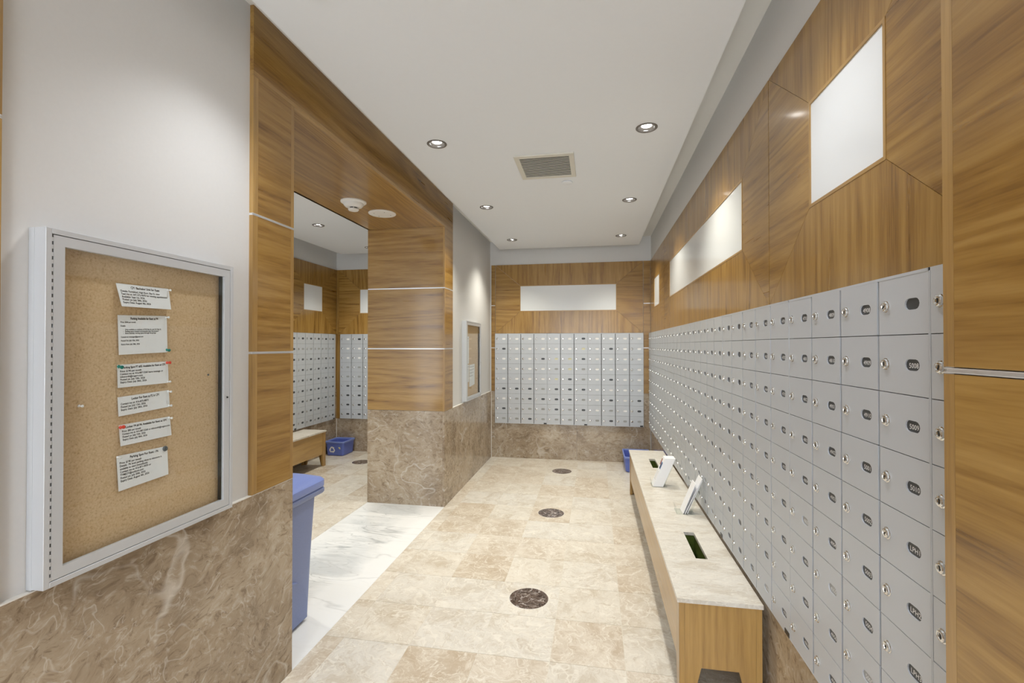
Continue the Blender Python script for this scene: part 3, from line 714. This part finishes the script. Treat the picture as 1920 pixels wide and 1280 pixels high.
notice('topmost notice, headed Bachelor Unit for Rent, hanging askew on the cork', [(1.1415, 1.682), (1.313, 1.685), (1.3125, 1.6175), (1.147, 1.6145)], 'CP1 Bachelor Unit for Rent',
       'Details: Furnished, High floor, Bay St. view\nText me at: 647-272-4693 for viewing appointment\nAvailable: Sept 1st, 2026\nPosted on: July 28th, 2026\nExpiry Date: August 4th, 2026', tilt=(.001, .001, .012, .016), line=1.12, spans=(.55, .90))
notice('second notice from the top, a tall sheet headed Parking Available for Rent', [(1.1475, 1.589), (1.307, 1.596), (1.309, 1.4785), (1.1495, 1.4728)], 'Parking Available for Rent at P4',
       'Price: $200 per month\n\nDetails:\n\n     -   Only available to residents of 763 Bay St. and 761 Bay St.\n     -   Parking space located conveniently near the elevator\n     -   Extra security: turning space through the garage\n\nContact at: messages@gmail.com\n\nPosted On: July 12th, 2026\n\nExpiry Date: July 28th, 2026', bsz=.0054, line=.98, tilt=(.001, .001, .003, .004))
notice('third notice from the top, with a green and an orange pin', [(1.147, 1.4435), (1.312, 1.449), (1.3135, 1.379), (1.148, 1.3765)], 'Parking Spot P7 #55 Available for Rent at CP1',
       'Price: $190 per month\nContact me at: 416-887-5260 leave message or\ninfoworth@rogers.com\nPosted on: July 10th, 2026\nExpiry Date: July 30th, 2026', tsz=.0076, bsz=.0070, line=1.12, tilt=(.001, .001, .003, .003), spans=(.84, .84))
notice('fourth notice from the top, headed Locker For Rent', [(1.149, 1.349), (1.316, 1.355), (1.3185, 1.3005), (1.150, 1.293)], 'Locker For Rent at P2 in CP1',
       'Contact me at: 416-875-8873\nPosted on: July 13th, 2026\nExpiry Date: July 28th, 2026', line=1.15, spans=(.54, .52), tilt=(.001, .001, .003, .004))
notice('fifth notice from the top, with a red pin at its upper left corner', [(1.153, 1.267), (1.3205, 1.2685), (1.3245, 1.2065), (1.155, 1.2055)], 'Locker P4 #196 Available for Rent at CP1',
       'Price: $80 per month\nContact me at: 416-887-5260 or infoworth@rogers.com\nPosted on: July 10th, 2026\nExpiry Date: July 30th, 2026', tsz=.0076, bsz=.0068, tilt=(.001, .001, .004, .006), spans=(.80, .93))
notice('lowest notice, headed Parking Spot For Rent, with a round grey tack', [(1.147, 1.178), (1.312, 1.1735), (1.314, 1.0815), (1.150, 1.075)], 'Parking Spot For Rent - P6',
       'Price: $190 per month\nDetails:  P6 level parking close to elevators is\navailable to start immediately\nContact me at: 416-871-0050 or\nTYMJOY@outlook.com\nPosted on: July 20th, 2026\nExpiry Date: August 4th, 2026', tsz=.0092, bsz=.0078, line=1.1, tilt=(.001, .001, .004, .006))
g2 = 'notices in the far notice board'
notice('white sheet at the left of the far notice board, upper one', [(4.905, 1.60), (5.03, 1.60), (5.03, 1.30), (4.905, 1.30)], None, 'Posted on: July 2026\n\nPrice per month\n\nContact me at\n\nExpiry Date', bsz=.011, group=g2)
notice('white sheet at the left of the far notice board, lower one', [(4.905, 1.29), (5.03, 1.29), (5.03, 1.10), (4.905, 1.10)], None, 'Posted on: July 2026\n\nPrice per month', bsz=.011, group=g2)
notice('white sheet pinned low in the middle of the far notice board', [(5.05, 1.285), (5.28, 1.29), (5.28, 1.055), (5.05, 1.04)], None, 'Locker for Rent\n\nPrice per month\n\nContact me at\n\nExpiry Date', bsz=.014, group=g2)

def pin(label, mat, y, z, s=1.0, lean=(0, 0), flat=False, d=.0012):
    prof = [(.0045*s, 0), (.0045*s, .0015), (.0022*s, .004), (.0020*s, .008), (.0046*s, .0105), (.0046*s, .0125), (.003*s, .0135)] if not flat else [(.0085, 0), (.0088, .002), (.007, .005), (.003, .0065)]
    o = lathe('push_pin', mat, None, prof, 12, loc=(PX + d, y, z), rot=(lean[0], math.pi/2 + lean[1], 0))
    tag(o, label, 'push pin', 'push pins in the large notice board')
pin('green push pin at the lower right corner of the second notice', 'green_pin', 1.306, 1.486, 1.05, (0, 0.1))
pin('green push pin at the upper left corner of the third notice', 'green_pin', 1.152, 1.4385, 1.15, (0, .15))
pin('orange-red push pin at the upper right corner of the third notice', 'red_pin', 1.309, 1.4445, 1.05, (0, 0))
pin('red push pin at the upper left corner of the fifth notice', 'red_pin', 1.158, 1.260, 1.15, (0, -.15))
pin('flat round grey tack at the upper right corner of the lowest notice', 'grey_pin', 1.303, 1.167, 1, (0, 0), True)
for lb, y, z in (('clear push pin at the upper right corner of the topmost notice', 1.309, 1.680), ('clear push pin at the upper right corner of the second notice', 1.303, 1.5915), ('clear push pin at the lower right corner of the third notice', 1.310, 1.383),
                 ('clear push pin at the upper right corner of the fourth notice', 1.3135, 1.350), ('clear push pin at the lower right corner of the fourth notice', 1.315, 1.3045), ('clear push pin at the upper right corner of the fifth notice', 1.3165, 1.264),
                 ('clear push pin at the upper left corner of the lowest notice', 1.150, 1.174), ('clear push pin alone in the left part of the cork', 1.045, 1.337)):
    pin(lb, 'clear_pin', y, z, .8)
o = lathe('push_pin', 'grey_pin', None, [(.0035, 0), (.0035, .002), (.002, .003)], 10, loc=(PX, 1.475, 1.395), rot=(0, math.pi/2, 0)); tag(o, 'small dark tack alone at the right edge of the cork', 'push pin', 'push pins in the large notice board')

# ---------------------------------------------------------------- leaflet holders on the bench
BZ = 0.4405
def sheared(name, mat, parent, x0, x1, y0, y1, z0, z1, k, bev=0):
    bm = bmesh.new(); add_box(bm, x0, x1, y0, y1, z0, z1)
    for v in bm.verts: v.co.x += k * (v.co.z - z0)
    return obj(name, mesh_bm(bm, name), mat, parent)
def holder(label, loc, lean):
    t = thing('leaflet_holder', label, 'leaflet holder', loc, 0, 'acrylic leaflet holders on the bench')
    box('base', 'glass', t, -.055, .055, 0, .11, 0, .0025)
    sheared('back_plate', 'glass', t, .030, .0325, 0, .11, .0025, .17, lean)
    sheared('front_lip', 'glass', t, -.052, -.0495, 0, .11, .0025, .045, -.15)
    return t
holder('clear acrylic holder with a thick stack of white leaflets, farther one on the bench', (0.475, 3.655, BZ), .42)
t = thing('leaflet_stack', 'thick stack of white leaflets with a blue and dark photo, on the bench', 'leaflets', (0.475, 3.662, BZ + .003))
st = sheared('leaflets', 'paper', t, -.048, .026, 0, .095, .0, .212, .42)
def strip(name, mat, z0, z1, y0, y1, d=.0007):
    bm = bmesh.new(); q = [(-.048 + .42*z - d, y, z) for y, z in ((y0, z0), (y1, z0), (y1, z1), (y0, z1))]
    bm.faces.new([bm.verts.new(p) for p in q]); obj(name, mesh_bm(bm, name), mat, t)
strip('cover_photo', 'photo_blue', .130, .178, .003, .060); strip('cover_photo', 'photo_dark', .128, .172, .018, .048, .0012); strip('cover_photo', 'photo_red', .150, .196, .060, .092)
for k in range(6): strip('printed_line', 'plate_grey', .048 + k*.011, .050 + k*.011, .012, .080)
bm = bmesh.new()
holder('clear acrylic holder with a few leaning leaflets, nearer one on the bench', (0.560, 3.09, BZ), .38)
for k, (x, sl, h, y0, y1) in enumerate(((-.018, .40, .19, .006, .104), (-.006, .46, .222, .004, .106), (.008, .42, .21, .01, .10))):
    o = sheared('leaflet', 'paper', None, x, x + .0035, y0, y1, 0, h, sl); o.location = (0.560, 3.09, BZ + .003)
    tag(o, ('white leaflet leaning in the near acrylic holder, front one', 'tallest white leaflet leaning in the middle of the near acrylic holder', 'white leaflet at the back of the near acrylic holder')[k], 'leaflet', 'leaflets in the near acrylic holder')

# ---------------------------------------------------------------- ceiling fittings
def ring_mesh(prof, n=28):
    bm = bmesh.new(); add_loft(bm, [circle(r, z, n) for r, z in prof], False, False); return mesh_bm(bm, 'ring', True)
trim_m = ring_mesh([(.062, .001), (.062, -.003), (.058, -.006), (.050, -.005), (.046, -.001)]); trim_m.materials.append(M['reflector'])
refl_m = ring_mesh([(.0462, -.001), (.040, .004), (.031, .010), (.0295, .020)]); refl_m.materials.append(M['reflector'])
bm = bmesh.new(); add_loft(bm, [circle(.0295, .018, 24), circle(.0285, .011, 24), circle(.020, .0085, 24), circle(.009, .0075, 24)], True, True); lens_m = mesh_bm(bm, 'lens', True); lens_m.materials.append(M['lens'])
def downlight(label, x, y, group):
    t = thing('ceiling_downlight', label, 'downlight', (x, y, ZC), 0, group)
    obj('trim_ring', trim_m, None, t); obj('reflector', refl_m, None, t); obj('lens', lens_m, None, t)
    kind = 'cool' if y < 2 else 'warm'
    ld = bpy.data.lights.get(kind) or bpy.data.lights.new(kind, 'SPOT')
    ld.energy = LAMP_W[kind]; ld.spot_size = math.radians(112); ld.spot_blend = 1.0; ld.shadow_soft_size = 0.035; ld.color = {'cool': (0.97, 0.98, 1.0), 'warm': (1.0, 0.95, 0.82)}[kind]
    l = bpy.data.objects.new('lamp', ld); C.objects.link(l); l.parent = t; l.location = (0, 0, -0.010)
    return t
rowname = ['second row behind the viewer', 'first row behind the viewer', 'nearest row in view', 'row before the air vent', 'row beyond the air vent', 'row nearest the back wall']
for k, (x, y) in enumerate(MAIN):
    downlight('recessed round downlight, %s side of main ceiling, %s' % (('left', 'right')[k % 2], rowname[k//2]), x, y, 'downlights in the main ceiling')
for k, (x, y) in enumerate(LEFT):
    downlight('recessed round downlight in the left room, ' + ('behind the left wall, first', 'behind the left wall, second', 'hidden above the wide opening', 'seen through the opening', 'half hidden by the wood column')[k], x, y, 'downlights in the left room')

# air vent
vx, vy, hx, hy = -0.335, 3.292, 0.200, 0.218
t = thing('air_vent', 'square ivory louvred air vent in the white ceiling', 'vent', (vx, vy, ZC))
boxes('frame', 'vent', t, [(-hx, hx, -hy, -hy + .035, -.010, -.0003), (-hx, hx, hy - .035, hy, -.010, -.0003), (-hx, -hx + .033, -hy + .035, hy - .035, -.010, -.0003), (hx - .033, hx, -hy + .035, hy - .035, -.010, -.0003)], .001)
box('backing', 'dark', t, -hx + .03, hx - .03, -hy + .03, hy - .03, -.0015, -.0002)
bm = bmesh.new(); add_prism(bm, [(-.0050, -.0064), (-.0048, -.0088), (.0036, -.0080), (.0034, -.0056)], lambda a, b, d: (d, a, b), -hx + .034, hx - .034); sl = mesh_bm(bm, 'slat'); sl.materials.append(M['vent'])
n = 15
for k in range(n): obj('slat', sl, None, t, (0, -hy + .046 + k*(2*hy - .09)/(n - 1), 0))
# sprinkler cover
o = lathe('sprinkler_cover', 'ceil', None, [(.036, -.0002), (.036, -.004), (.042, -.0055), (.042, -.008), (.040, -.009)], 28, loc=(-.209, 3.64, ZC)); tag(o, 'flat white round sprinkler cover plate in the ceiling beyond the vent', 'sprinkler')
# smoke detector and speaker under the beam
t = thing('smoke_detector', 'white smoke detector hanging under the wood beam', 'smoke detector', (-1.836, 3.352, ZSO + .001))
lathe('base', 'white', t, [(.096, 0), (.096, -.008), (.088, -.014), (.078, -.016)], 32)
lathe('housing', 'white', t, [(.076, -.015), (.074, -.028), (.062, -.042), (.046, -.048)], 32)
lathe('chamber_vent', 'dark', t, [(.033, -.047), (.033, -.058)], 24); lathe('cap', 'white', t, [(.040, -.057), (.041, -.064), (.034, -.071), (.015, -.073)], 28)
boxes('chamber_rib', 'white', t, [(.034*math.cos(a) - .003, .034*math.cos(a) + .003, .034*math.sin(a) - .003, .034*math.sin(a) + .003, -.058, -.046) for a in [math.pi*k/3 for k in range(6)]])
t = thing('ceiling_speaker', 'flat round white ceiling plate under the wood beam, nearer the column', 'ceiling plate', (-1.762, 3.694, ZSO + .001))
lathe('plate', 'white', t, [(.113, 0), (.113, -.005), (.108, -.008), (.100, -.0085)], 36)
for a in (.6, 2.4, 3.9, 5.4): lathe('screw', 'grey_pin', t, [(.0045, -.008), (.0045, -.0095)], 8, loc=(.07*math.cos(a), .07*math.sin(a), 0))
